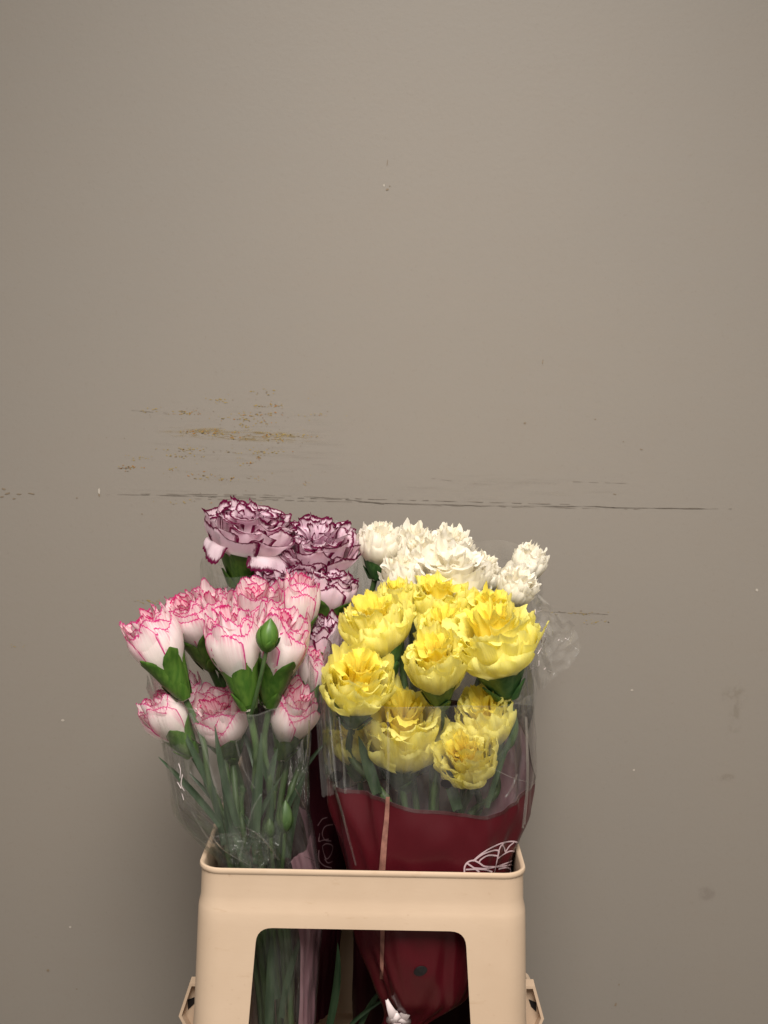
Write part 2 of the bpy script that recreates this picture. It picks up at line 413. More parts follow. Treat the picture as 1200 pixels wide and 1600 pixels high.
# ------------------------------------------------------------------ bucket
RIM = P(566, 1361, 0.0); BX = RIM.x; RZ = RIM.z
HX, HY = 251 * S(0, 1360) * 1.022, 0.165
CY = HY
zz = lambda py: P(566, py, 0).z
def rrect(hx, hy, rc, n=7):
    pts = []
    for qx, qy, a0 in ((1, 1, 0), (-1, 1, 90), (-1, -1, 180), (1, -1, 270)):
        for i in range(n):
            a = math.radians(a0 + 90 * i / (n - 1))
            pts.append((qx * (hx - rc) + rc * math.cos(a), qy * (hy - rc) + rc * math.sin(a)))
    return pts
bucket = empty('flower_bucket', (BX, CY, 0))
tag(bucket, 'beige plastic flower bucket with tall collar and cut-out window at the front', 'bucket')
k0 = S(0)
prof = [(0.022, 0.27), (0.015, 0.36), (0.0066, zz(1600)), (0.0032, zz(1450)), (0.0027, zz(1432)), (0.0021, zz(1425)), (0.0005, zz(1413)), (0.0004, zz(1404)),
        (-0.0002, zz(1375)), (0.0000, zz(1370)), (0.0011, zz(1368)), (0.0016, zz(1364)), (0.0010, zz(1361.5)), (-0.0005, zz(1360.5)), (-0.0022, zz(1361.5)),
        (-0.0032, zz(1364)), (-0.0034, zz(1404)), (-0.0030, zz(1424)), (-0.0010, zz(1434)), (0.0030, zz(1600)), (0.011, 0.36), (0.018, 0.27)]
vs = []; n_ = 0
for d, z in prof:
    ring = rrect(HX + d, HY + d, 0.020 + max(d, -0.006)); n_ = len(ring)
    vs += [(BX + x, CY + y, z) for x, y in ring]
fs = []
for j in range(len(prof)):
    for i in range(n_):
        fs.append((j * n_ + i, j * n_ + (i + 1) % n_, ((j + 1) % len(prof)) * n_ + (i + 1) % n_, ((j + 1) % len(prof)) * n_ + i))
tmp = mesh_obj('collar_tmp', vs, fs, MAT['bucket'])
def window_prism():
    # rounded trapezoid at the front face
    T = [P(402, 1447, 0), P(727, 1449, 0)]
    zt = T[0].z; xl, xr = T[0].x, T[1].x
    zb = 0.33; sl_ = (P(391, 1600, 0).x - P(404, 1447, 0).x) / (P(391, 1600, 0).z - zt)
    sr_ = (P(735, 1600, 0).x - P(727, 1447, 0).x) / (P(735, 1600, 0).z - zt)
    cor = [(xl, zt, 0.014), (xr, zt, 0.014), (xr + sr_ * (zb - zt), zb, 0.02), (xl + sl_ * (zb - zt), zb, 0.02)]
    out = []
    for i, (x, z, r) in enumerate(cor):
        c = Vector((x, z)); a = (Vector(cor[i - 1][:2]) - c).normalized(); b = (Vector(cor[(i + 1) % 4][:2]) - c).normalized()
        for k in range(7):
            t = k / 6; p0 = c + a * r; p2 = c + b * r
            out.append(p0 * (1 - t) ** 2 + c * 2 * t * (1 - t) + p2 * t * t)
    n = len(out); v = [(p.x, -0.08, p.y) for p in out] + [(p.x, 0.05, p.y) for p in out]
    f = [tuple(range(n)), tuple(range(2 * n - 1, n - 1, -1))] + [(i, i + n, (i + 1) % n + n, (i + 1) % n) for i in range(n)]
    return v, f
cutter = mesh_obj('cutter_tmp', *window_prism(), None, smooth=False)
for o in (tmp, cutter):
    bm = bmesh.new(); bm.from_mesh(o.data); bmesh.ops.recalc_face_normals(bm, faces=bm.faces); bm.to_mesh(o.data); bm.free()
bo = tmp.modifiers.new('b', 'BOOLEAN'); bo.operation = 'DIFFERENCE'; bo.object = cutter; bo.solver = 'EXACT'
dg = bpy.context.evaluated_depsgraph_get()
me = bpy.data.meshes.new_from_object(tmp.evaluated_get(dg))
bpy.data.objects.remove(tmp); bpy.data.objects.remove(cutter)
me.transform(Matrix.Translation(-Vector((BX, CY, 0)))); me.name = 'collar'
me.materials.clear()
me.polygons.foreach_set('use_smooth', [True] * len(me.polygons)); me.set_sharp_from_angle(angle=math.radians(38))
link('collar', me, MAT['bucket'], bucket)
# lower basin that the collar stands in
prof = [(0.010, 0.004), (0.020, 0.02), (0.048, 0.30), (0.056, 0.305), (0.056, 0.315), (0.044, 0.315), (0.040, 0.29), (0.014, 0.024), (-0.10, 0.022)]
vs = []
for d, z in prof:
    ring = rrect(HX + d, HY + d, 0.03)
    vs += [(BX + x, CY + y, z) for x, y in ring]
fs = grid_faces(n_, len(prof) - 1, True); fs.append(tuple(range(n_ - 1, -1, -1))); fs.append(tuple((len(prof) - 1) * n_ + i for i in range(n_)))
mesh_obj('basin', vs, fs, MAT['bucket'], bucket, sharp=35)
mesh_obj('foot_ring', *(lambda r: ([(BX + x, CY + y, z) for z in (0, 0.006) for x, y in r], grid_faces(len(r), 1, True)))(rrect(HX - 0.005, HY - 0.005, 0.03)), MAT['bucket'], bucket)
# side clips: open wedge-shaped boxes with the dark recess painted as a flat quad
def clip(side):
    yc = 0.115; th = 0.0028
    if side < 0: pts = [(312, 1537), (296, 1537), (279, 1588), (300, 1625), (312, 1625)]
    else: pts = [(818, 1541), (836, 1541), (850, 1592), (832, 1632), (818, 1632)]
    o = [P(x, y, yc) for x, y in pts]; c = sum(o, Vector()) / len(o)
    outer = [(p.x, p.z) for p in o]
    inner = []
    for i in range(len(outer)):
        a, b, d = Vector(outer[i - 1]), Vector(outer[i]), Vector(outer[(i + 1) % len(outer)])
        e1, e2 = (b - a).normalized(), (d - b).normalized()
        cc = Vector((c.x, c.z)); n1 = Vector((-e1.y, e1.x)); n2 = Vector((-e2.y, e2.x))
        if n1.dot(cc - b) < 0: n1 = -n1
        if n2.dot(cc - b) < 0: n2 = -n2
        m = (n1 + n2).normalized(); inner.append(b + m * th / max(0.35, m.dot(n1)))
    n = len(outer); v = []
    for y, ring in ((yc, outer), (yc, inner), (yc + 0.0115, inner), (yc + 0.014, outer)):
        v += [(p[0], y, p[1]) for p in ring]
    f = []
    for r in range(3):
        for i in range(n): f.append((r * n + i, r * n + (i + 1) % n, (r + 1) * n + (i + 1) % n, (r + 1) * n + i))
    for i in range(n): f.append((3 * n + i, 3 * n + (i + 1) % n, (i + 1) % n, i))
    f.append(tuple(2 * n + i for i in range(n)))
    cl = mesh_obj('side_clip', v, f, MAT['bucket'], bucket, smooth=False)
    q = [(290, 1571), (303, 1566), (301, 1577), (291, 1587)] if side < 0 else [(828, 1570), (840, 1575), (840, 1590), (832, 1582)]
    y = yc + 0.0108
    sc_ = S(y) / S(yc)
    pv = [P(a, b, yc) for a, b in q]
    mesh_obj('painted_slot', [(p.x, y, p.z) for p in pv], [(0, 1, 2, 3)], MAT['hole_dark'], cl, smooth=False)  # dark quad painted in front of the back plate, nothing is cut
clip(-1); clip(1)
# slanting strut of the collar behind the right clip
a, b = P(803, 1478, 0.13), P(826, 1546, 0.13)
mesh_obj('strut', [(p.x + dx, p.y + dy, p.z) for p in (a, b) for dx, dy in ((-0.012, 0), (0.0006, 0), (0.0006, 0.06), (-0.012, 0.06))],
         [(0, 1, 5, 4), (1, 2, 6, 5), (2, 3, 7, 6), (3, 0, 4, 7), (0, 3, 2, 1), (4, 5, 6, 7)], MAT['bucket'], bucket, smooth=False)

# ------------------------------------------------------------------ carnations
CR = [.24, .45, .63, .93, 1.03, .86]; CZ = [0, .2, .4, .6, .8, 1.0]
OR_ = [.19, .35, .56, .92, 1.08, 1.06]; OZ = [0, .27, .44, .56, .68, .80]
DR = [.18, .36, .62, .92, 1.08, 1.14]; DZ = [0, .27, .46, .54, .48, .34]

def frame(base, axis):
    k = axis.normalized()
    x = (RI - k * RI.dot(k)).normalized(); y = k.cross(x)
    return lambda X, Y, Z: base + x * X + y * Y + k * Z

def petal(rng, fr, R, H, az, half, op, rk, hk, ruf, freq, mat, parent, curl=0.0, droop=False, nu=24, nv=9, serr=0.016, fine=0.26, fold=0.0, e0=0.42):
    rt = [a + (b - a) * op for a, b in zip(CR, OR_)] if not droop else DR
    zt = [a + (b - a) * op for a, b in zip(CZ, OZ)] if not droop else DZ
    ph = [rng.uniform(0, 6.28) for _ in range(5)]
    hk *= rng.uniform(0.88, 1.06) if serr > .013 or e0 < .4 else rng.uniform(.95, 1.04)
    spiral = 0.075 * R
    lean = rng.uniform(-0.03, 0.06) * sm(0.3, 0.9, rk)
    asym = rng.uniform(-0.12, 0.12) * (1 if e0 < .4 else .45)
    ser = [rng.uniform(-1, 1) for _ in range(nu + 1)]
    sd = rng.uniform(0, 90)
    vs, uvs = [], []
    for j in range(nv + 1):
        v = (j / nv) ** 0.8
        for i in range(nu + 1):
            u = -1 + 2 * i / nu
            top = 1 - 0.17 * abs(u) ** 2.6 + asym * u * 0.5 + 0.045 * math.sin(3.3 * u + ph[4])
            vv = v * top + (v ** 8) * serr * (ser[i] * .7 + (.6 if i % 2 else -.6))
            vv = max(0, vv)
            r = interp(rt, vv) * R; z = interp(zt, vv) * H * hk
            lo = sm(0.30, 0.75, vv)
            r *= (1 - lo) * (0.55 + 0.45 * rk) + lo * rk
            th = half * u * (0.30 + 0.70 * sm(0.0, 0.62, v))
            e = sm(0.35, 1.0, vv)
            e2 = sm(0.62, 1.0, vv)
            wv = (math.sin(freq * u + ph[0]) * .6 + math.sin(freq * 1.9 * u + ph[1]) * .4)
            wf = math.sin(freq * 2.7 * u + ph[2] + 2 * v)
            nz = noise.noise(Vector((u * 2.2 + sd, v * 2.5, sd * .7)))
            e = sm(e0, 1.0, vv)
            r += R * (ruf * e * wv + ruf * fine * e2 * wf + 0.10 * e * nz + curl * e2 + lean * e)
            r += spiral * u * e
            th += ruf * 0.55 * e2 * math.cos(freq * 1.4 * u + ph[3]) / max(rk, .3)
            z += H * (0.03 * e2 * math.sin(freq * 1.2 * u + ph[3]) + 0.02 * e * nz)
            fo_ = sm(0.70, 1.02, vv) ** 1.5
            r += R * fold * fo_
            z -= H * fold * 0.42 * fo_ * fo_
            r = max(r, 0.0008)
            a = az + th
            vs.append(fr(r * math.cos(a), r * math.sin(a), z)); uvs.append(((u + 1) / 2, v))
    return mesh_obj('petal', vs, grid_faces(nu, nv), mat, parent, uvs=uvs)

def make_calyx(rng, fr, R, H, op, parent, mat, hgt):
    rt = [a + (b - a) * op for a, b in zip(CR, OR_)]
    # tube
    n = 24; rows_ = [0.0, 0.03, 0.08, 0.14, 0.2, 0.26, 0.30]
    vs = []
    for v in rows_:
        r = interp(rt, v) * R * (1.06 if v > 0.02 else 0.7)
        for i in range(n):
            a = 2 * math.pi * i / n
            vs.append(fr(r * math.cos(a), r * math.sin(a), v * H))
    cx = mesh_obj('calyx', vs, grid_faces(n, len(rows_) - 1, True) + [tuple(range(n - 1, -1, -1))], mat, parent)
    a0 = rng.uniform(0, 1.2)
    for k in range(5):
        nu, nv = 10, 8; vs = []; flare = rng.uniform(-0.05, 0.02); hh = hgt * rng.uniform(.93, 1.06); tw = rng.uniform(-.07, .07)
        for j in range(nv + 1):
            t = j / nv; v = 0.06 + (hh - 0.06) * t
            wdt = 0.70 * (1 - max(0, (t - 0.48) / 0.52) ** 2.1) ** 0.8 if t < 1 else 0.02
            for i in range(nu + 1):
                u = -1 + 2 * i / nu
                r = interp(rt, v) * R * (1.11 + 0.02 * (k % 2) + 0.07 * t) + R * (flare * sm(.55, 1, t) + 0.05 * (1 - u * u) * sm(0, .4, t) - 0.012 * u)
                a = a0 + k * 2 * math.pi / 5 + u * wdt * 0.98 + tw * t
                vs.append(fr(r * math.cos(a), r * math.sin(a), v * H))
        mesh_obj('sepal', vs, grid_faces(nu, nv), mat, cx)
    for k in range(3):                              # scale-like bracts at the foot of the calyx
        vs = []; nu, nv = 6, 5
        for j in range(nv + 1):
            t = j / nv; v = 0.015 + 0.20 * t
            wdt = 0.75 * (1 - t ** 1.6) + 0.02
            for i in range(nu + 1):
                u = -1 + 2 * i / nu
                r = interp(rt, v) * R * 1.24 + R * (0.05 * (1 - u * u) + 0.06 * t)
                a = a0 + 0.6 + k * 2.09 + u * wdt
                vs.append(fr(r * math.cos(a), r * math.sin(a), v * H))
        mesh_obj('bract', vs, grid_faces(nu, nv), mat, cx)
    return cx

def leaf(rng, start, dirv, length, width, bend, parent, mat=None):
    n = 9; side = dirv.cross(Vector((rng.uniform(-.3, .3), -1, 0.1))).normalized()
    nr = side.cross(dirv).normalized()
    vs = []
    for j in range(n + 1):
        t = j / n
        c = start + dirv * length * t + bend * (t * t * length)
        wd = width * (0.75 + 0.5 * t) * (1 - t ** 2.5) * .5 + 0.0003
        for i, u in enumerate((-1, -0.5, 0, 0.5, 1)):
            vs.append(c + side * wd * u + nr * wd * 0.5 * abs(u))
    return mesh_obj('leaf', vs, grid_faces(4, n), mat or MAT['leaf'], parent)

BUNCH = {   # at the rim: pixel, depth, sideways spread; then at the window, then at the foot
    'pink':   dict(c=375, rim=(395, 1330, .075), win=(432, 1600, .075), k=0.42),
    'purple': dict(c=450, rim=(470, 1290, .235), win=(480, 1500, .22), k=0.25),
    'yellow': dict(c=675, rim=(672, 1345, .080), win=(640, 1590, .080), k=0.30),
    'white':  dict(c=700, rim=(660, 1290, .245), win=(630, 1500, .22), k=0.25),
}
def carnation(kind, label, B, T, W, y, tilt, op, extra=()):
    rng = random.Random(hash_(label))
    b, t = P(B[0], B[1], y), P(T[0], T[1], y)
    ax = (t - b); ln = ax.length; ax.normalize(); c = (b + t) / 2
    ti = math.radians(tilt)
    axis = (ax * math.cos(ti) + Vector((0, -1, 0)) * math.sin(ti)).normalized()
    R = W * 0.5 * S(y) * (0.97 if kind in ('yellow', 'white') else 0.91 if kind == 'pink' else 0.96)
    H = 1.03 * (ln / max(0.8, math.cos(ti)) if tilt < 28 else ln * 0.98)
    base = c - axis * H * 0.5
    bu = BUNCH[kind]
    rx = bu['rim'][0] + (B[0] - bu['c']) * bu['k'] + rng.uniform(-12, 12)
    rim = P(rx, bu['rim'][1], bu['rim'][2] + (y - bu['rim'][2]) * 0.4 + rng.uniform(-.01, .01))
    win = P(bu['win'][0] + (rx - bu['rim'][0]) * 0.6, bu['win'][1], bu['win'][2] + rng.uniform(-.025, .025))
    foot = Vector((win.x + rng.uniform(-.03, .03), win.y + rng.uniform(-.02, .03), 0.026))
    thing = empty('carnation', foot)
    tag(thing, label, 'flower', {'pink': 'pink-edged carnations in the front left bunch', 'purple': 'purple-edged carnations in the back left bunch',
                                 'yellow': 'yellow carnations in the front right bunch', 'white': 'white carnations in the back right bunch'}[kind])
    path = catmull([base + axis * 0.004, base - axis * 0.035 + Vector((0, 0, -0.006)), (base * 0.45 + rim * 0.55) + Vector((0, .004, 0)), rim, win, foot], 7)
    path = [p for i, p in enumerate(path) if i == 0 or (p - path[i - 1]).length > 1e-5]
    rs = rng.uniform(0.0029, 0.0035)
    nodes = [0.22 + rng.uniform(-.03, .03), 0.42 + rng.uniform(-.03, .03), 0.64]
    stem = mesh_obj('stem', *tube(path, lambda q: rs * (1 + 0.45 * sum(math.exp(-((q - m) / 0.012) ** 2) for m in nodes))), MAT['stem'], thing)
    fr = frame(base, axis)
    big = kind in ('yellow', 'white')
    mk = MAT['calyx_blue'] if big else MAT['calyx']
    make_calyx(rng, fr, R, H, op, stem.parent, mk, 0.58 - 0.05 * op if not big else 0.48)
    a0 = rng.uniform(0, 6.28)
    pm, pc = MAT[kind], MAT[kind + '_core']
    if big:
        layers = [(8, 1.0, 0.80, op, .080, 4.2, 0.56, 0.00, pm, .12), (8, .91, .90, op * .85, .080, 4.4, 0.58, 0.0, pm, .15), (7, .74, .96, op * .6, .080, 4.4, .66, 0.0, pm, .22),
                  (7, .55, .99, op * .4, .085, 4.0, .72, 0.0, pm, .26), (6, .35, 1.00, op * .2, .080, 3.6, .85, 0, pc, .28), (5, .15, 1.0, 0.0, .07, 3.4, 1.0, 0, pc, .22)]
    else:
        layers = [(5, 1.0, 0.87, op, .030, 3.0, 0.86, 0.00, pm, .04), (6, .90, .94, op * .85, .048, 3.2, 0.76, 0.0, pm, .08), (6, .74, .98, op * .6, .060, 3.6, .76, 0.0, pm, .14),
                  (6, .54, 1.00, op * .4, .072, 3.6, .82, 0.0, pm, .20), (5, .34, 1.00, op * .2, .075, 3.6, .95, 0, pc, .24), (4, .15, .98, 0.0, .07, 3.4, 1.2, 0, pc, .2)]
    if kind == 'purple':                            # looser, more ruffled heads
        layers = [(n + 1, rk, hk, o_, ruf * 1.7, fq * 1.15, half * .86, curl, m, fold + .08) for (n, rk, hk, o_, ruf, fq, half, curl, m, fold) in layers]
    for L, (n, rk, hk, o_, ruf, fq, half, curl, m, fold) in enumerate(layers):
        for k in range(n):
            az = a0 + L * 0.7 + k * 2 * math.pi / n + rng.uniform(-.16, .16)
            petal(rng, fr, R, H, az, half * rng.uniform(.9, 1.1), min(1, max(0, o_ + rng.uniform(-.1, .12))), rk * rng.uniform(.93, 1.06), hk * (1 + .05 * op * min(1, L / 3)),
                  ruf * rng.uniform(.7, 1.3), fq * rng.uniform(.8, 1.25), m, thing, curl + rng.uniform(-.02, .04), fold=fold * rng.uniform(.5, 1.5), e0=.32 if kind == 'yellow' else .42, nu=(34 if big else 28) if L < 4 else 22, nv=10 if L < 4 else 8,
                  serr=(.015 if kind == 'yellow' else .009) if big else .012, fine=(.42 if kind == 'yellow' else .3) if big else .28)
    for (azd, half, hk) in extra:                   # petals hanging down from an open head
        petal(rng, fr, R, H, math.radians(azd), half, 1, 1.0, hk, .03, 3, pm, thing, 0.0, droop=True)
    # leaves in pairs at the stem nodes
    N = len(path) - 1
    if kind == 'pink':
        for m in nodes[1:]:
            i = int(m * N); p = path[i]; d = (path[max(0, i - 1)] - path[min(N, i + 1)]).normalized()
            for s in (-1, 1):
                if rng.random() < 0.65: continue
                dv = (d + Vector((s * rng.uniform(.08, .24), rng.uniform(-.25, .25), 0))).normalized()
                leaf(rng, p, dv, rng.uniform(.04, .08), rng.uniform(.004, .007), Vector((s * rng.uniform(-.05, .2), rng.uniform(-.15, .1), -rng.uniform(.0, .35))), stem)
    return thing, stem, path, base, axis
def hash_(s):
    h = 2166136261
    for ch_ in s: h = ((h ^ ord(ch_)) * 16777619) & 0xffffffff
    return h

def bud(thing, a, b, r, mat=None, stalk=None, closed=True):
    """pointed green flower bud from a (foot) to b (tip), on its own stalk"""
    ax = (b - a); H = ax.length; fr = frame(a, ax); rng = random.Random(int(a.x * 1e5))
    tab = [.30, .80, 1.0, .92, .60, .05]
    vs = []; n = 20
    for j in range(11):
        v = j / 10; rr = interp(tab, v) * r
        for i in range(n):
            an = 2 * math.pi * i / n
            q = rr * (1 - 0.07 * abs(math.cos(2.5 * an)) ** 6)
            vs.append(fr(q * math.cos(an), q * math.sin(an), v * H))
    bo_ = mesh_obj('bud', vs, grid_faces(n, 10, True) + [tuple(range(n - 1, -1, -1))], mat or MAT['calyx'], thing)
    for k in range(4):
        vs = []; nu, nv = 6, 6
        for j in range(nv + 1):
            t = j / nv; v = 0.02 + (0.42 if k < 2 else 0.75) * t; wdt = 0.9 * (1 - t ** 1.7) + .02
            for i in range(nu + 1):
                u = -1 + 2 * i / nu; rr = interp(tab, v) * r * 1.06 + r * (0.08 * (1 - u * u) + 0.05 * t); an = k * 1.57 - 1.2 + u * wdt
                vs.append(fr(rr * math.cos(an), rr * math.sin(an), v * H))
        mesh_obj('bract', vs, grid_faces(nu, nv), mat or MAT['calyx'], bo_)
    if stalk:
        mesh_obj('stalk', *tube(catmull(stalk + [a + ax * 0.03], 6), 0.0019), MAT['stem'], bo_)
    return bo_

SPEC = [
 # kind, label, calyx foot, petal top, width, depth, tilt, openness, extra
 ('purple', 'wide open purple-edged carnation, topmost and leftmost of its bunch, two petals hanging', (374, 918), (402, 780), 132, .24, 6, .75, ((-52, .55, 1.0), (-140, .5, .95))),
 ('purple', 'full purple-edged carnation just right of the topmost one, beside the white flowers', (488, 932), (500, 813), 120, .25, 22, .55),
 ('purple', 'purple-edged carnation half hidden below the topmost one, above the pink-edged heads', (448, 985), (444, 872), 104, .215, 12, .45),
 ('purple', 'narrow purple-edged carnation standing upright above the small green calyx between pink and yellow heads', (505, 985), (522, 886), 82, .20, 4, .1),
 ('purple', 'purple-edged carnation of which only a dark rim shows behind the pink-edged heads', (352, 1000), (348, 917), 60, .19, 8, .4),
 ('purple', 'shaded lilac carnation squeezed low between the pink-edged and yellow bunches', (512, 1075), (506, 958), 70, .165, 6, .25),
 ('pink', 'pink-edged carnation farthest left, leaning outward with its green calyx showing', (288, 1092), (220, 956), 88, .07, 4, .15),
 ('pink', 'pink-edged carnation behind and right of the farthest left one, top turned forward', (325, 1050), (284, 926), 78, .105, 22, .2),
 ('pink', 'upright pink-edged carnation with long pink petal rims, left of the dark purple rim', (343, 1050), (328, 917), 76, .125, 14, .15),
 ('pink', 'pink-edged carnation with deep pink centre at the top middle of its bunch', (395, 1045), (402, 906), 88, .12, 16, .3),
 ('pink', 'smooth-faced pink-edged carnation at the front, two green sepals under it, left of the green bud', (388, 1108), (355, 950), 86, .055, 3, .1),
 ('pink', 'large pink-edged carnation at the front, right behind the pointed green bud', (420, 1105), (446, 950), 96, .075, 8, .15),
 ('pink', 'cream carnation with faint pink rim just below the purple-edged flowers', (462, 1035), (468, 892), 74, .15, 5, .3),
 ('pink', 'lowest left pink-edged carnation, tilted outward, partly behind clear film', (300, 1182), (240, 1082), 78, .085, 8, .1),
 ('pink', 'lower middle pink-edged carnation with ruffled pink centre facing forward', (362, 1205), (334, 1072), 94, .10, 30, .15),
 ('pink', 'lower right pink-edged carnation in the front left bunch, leaning right', (438, 1192), (470, 1070), 76, .10, 24, .15),
 ('pink', 'pale pink-edged carnation peeping out left of the lowest open yellow flowers, mostly hidden', (480, 1120), (494, 1012), 50, .135, 4, .1),
 ('pink', 'small piece of pale carnation showing under the two leftmost pink-edged heads', (312, 1165), (288, 1052), 50, .14, 4, .1),
 ('white', 'leftmost white carnation, upright, its green stem bare below', (586, 905), (597, 814), 66, .25, 12, .1),
 ('white', 'white carnation in the back row, second from the left', (645, 925), (648, 815), 62, .275, 10, .15),
 ('white', 'white carnation in the back row with its rim spreading to the right', (692, 930), (708, 820), 78, .285, 6, .5),
 ('white', 'lower left white carnation resting just above the yellow heads', (642, 965), (622, 862), 66, .22, 5, .3),
 ('white', 'broad white carnation with a smooth folded petal in the middle of its bunch', (668, 955), (664, 832), 86, .245, 6, .35),
 ('white', 'widest white carnation, front and centre of its bunch', (706, 985), (704, 852), 118, .21, 12, .6),
 ('white', 'white carnation leaning right, its green calyx showing above the yellow flowers', (724, 950), (766, 862), 64, .235, 6, .35),
 ('white', 'upper of the two separate white carnations at the far right, leaning right', (808, 928), (838, 848), 52, .26, 6, .25),
 ('white', 'lower of the two separate white carnations at the far right, round and leaning', (788, 962), (818, 886), 62, .20, 22, .1),
 ('yellow', 'pale yellow carnation at the upper left of its bunch', (606, 1055), (578, 930), 106, .10, 8, .3),
 ('yellow', 'small yellow carnation squeezed behind, below the leftmost white flowers', (626, 1000), (617, 902), 56, .15, 6, .1),
 ('yellow', 'yellow carnation at the top of its bunch, touching the white flowers', (688, 1010), (684, 898), 98, .16, 10, .3),
 ('yellow', 'yellow carnation at the upper right of its bunch, below the two separate white ones', (756, 1030), (762, 916), 84, .14, 16, .4),
 ('yellow', 'largest yellow carnation, spreading wide at the right above a big green calyx', (793, 1092), (758, 940), 140, .075, 10, .75),
 ('yellow', 'yellow carnation in the very middle of its bunch, cupped by green sepals', (692, 1120), (672, 975), 92, .06, 28, .1),
 ('yellow', 'bright yellow carnation farthest left with ruffled centre facing forward', (550, 1150), (563, 1006), 108, .055, 28, .3),
 ('yellow', 'broad yellow carnation low in the middle, behind the clear film above the maroon band', (628, 1240), (630, 1070), 128, .095, 22, .5),
 ('yellow', 'lowest yellow carnation, hanging forward with orange-flecked centre', (748, 1252), (714, 1128), 92, .065, 38, .1),
 ('yellow', 'yellow carnation tucked above the lowest one, beside the thick green stem', (772, 1195), (748, 1072), 86, .09, 24, .15),
 ('yellow', 'pale scrap of yellow carnation under the farthest left yellow head', (562, 1220), (546, 1128), 62, .11, 6, .3),
 ('yellow', 'yellow carnation between the top one and the middle one, half hidden', (692, 1065), (694, 942), 84, .115, 14, .35),
]
made = {}
for sp in SPEC:
    kind, label, B, T, W, y, tilt, op = sp[:8]
    made[label[:30]] = carnation(kind, label, B, T, W, y, tilt, op, sp[8] if len(sp) > 8 else ())

th, st, path, *_ = made['smooth-faced pink-edged carnat']
bud(th, P(416, 1018, .03), P(423, 966, .028), 0.0098, stalk=[P(391, 1122, .05), P(397, 1100, .042), P(408, 1055, .033)])
th, st, path, *_ = made['large pink-edged carnation at '][:5]
bud(th, P(445, 1300, .03), P(446, 1250, .03), 0.0072, MAT['stem'], stalk=[P(440, 1370, .04), P(443, 1335, .033)])
th, st, path, *_ = made['lower middle pink-edged carnat'][:5]
bud(th, P(423, 1308, .04), P(421, 1278, .04), 0.005, MAT['stem'], stalk=[P(428, 1370, .05), P(425, 1335, .042)])
# long loose leaves seen among the stems of the front left bunch
th, st, *_ = made['lowest left pink-edged carnati']
lr = random.Random(11)
for (x0, y0, x1, y1, y, wd, bx) in ((345, 1290, 262, 1176, .05, .007, -.1), (372, 1290, 318, 1125, .04, .0075, .1),
                                    (400, 1300, 408, 1145, .045, .008, .0), (380, 1345, 345, 1215, .05, .008, .0),
                                    (420, 1340, 462, 1200, .05, .006, .1), (400, 1350, 385, 1190, .055, .006, .1), (415, 1350, 440, 1215, .06, .005, -.1), (365, 1335, 335, 1180, .06, .006, .1), (350, 1320, 330, 1215, .07, .006, 0), (385, 1330, 420, 1200, .07, .006, .15), (450, 1340, 462, 1205, .06, .008, .1),
                                    (435, 1560, 405, 1440, .05, .008, .1), (440, 1590, 460, 1440, .05, .007, .1), (420, 1600, 425, 1450, .04, .009, 0)):
    a, b = P(x0, y0, y), P(x1, y1, y)
    leaf(lr, a, (b - a).normalized(), (b - a).length, wd, Vector((bx, 0, -abs(bx) * .5)), st)
th, st, *_ = made['shaded lilac carnation squeeze']
for (x0, y0, x1, y1, y, wd, bx) in ((512, 1610, 552, 1462, .155, .009, -.15), (560, 1612, 590, 1520, .15, .006, .2), (548, 1600, 600, 1545, .14, .005, .2)):
    a, b = P(x0, y0, y), P(x1, y1, y)
    leaf(lr, a, (b - a).normalized(), (b - a).length, wd, Vector((bx, 0, -abs(bx) * .5)), st)
th, st, *_ = made['largest yellow carnation, spre']
for (x0, y0, x1, y1, y, wd, bx) in ((760, 1262, 800, 1120, .06, .006, .05), (715, 1265, 690, 1180, .06, .012, 0), (590, 1240, 560, 1150, .07, .012, 0)):
    a, b = P(x0, y0, y), P(x1, y1, y)
    leaf(lr, a, (b - a).normalized(), (b - a).length, wd, Vector((bx, 0, -abs(bx) * .5)), st)

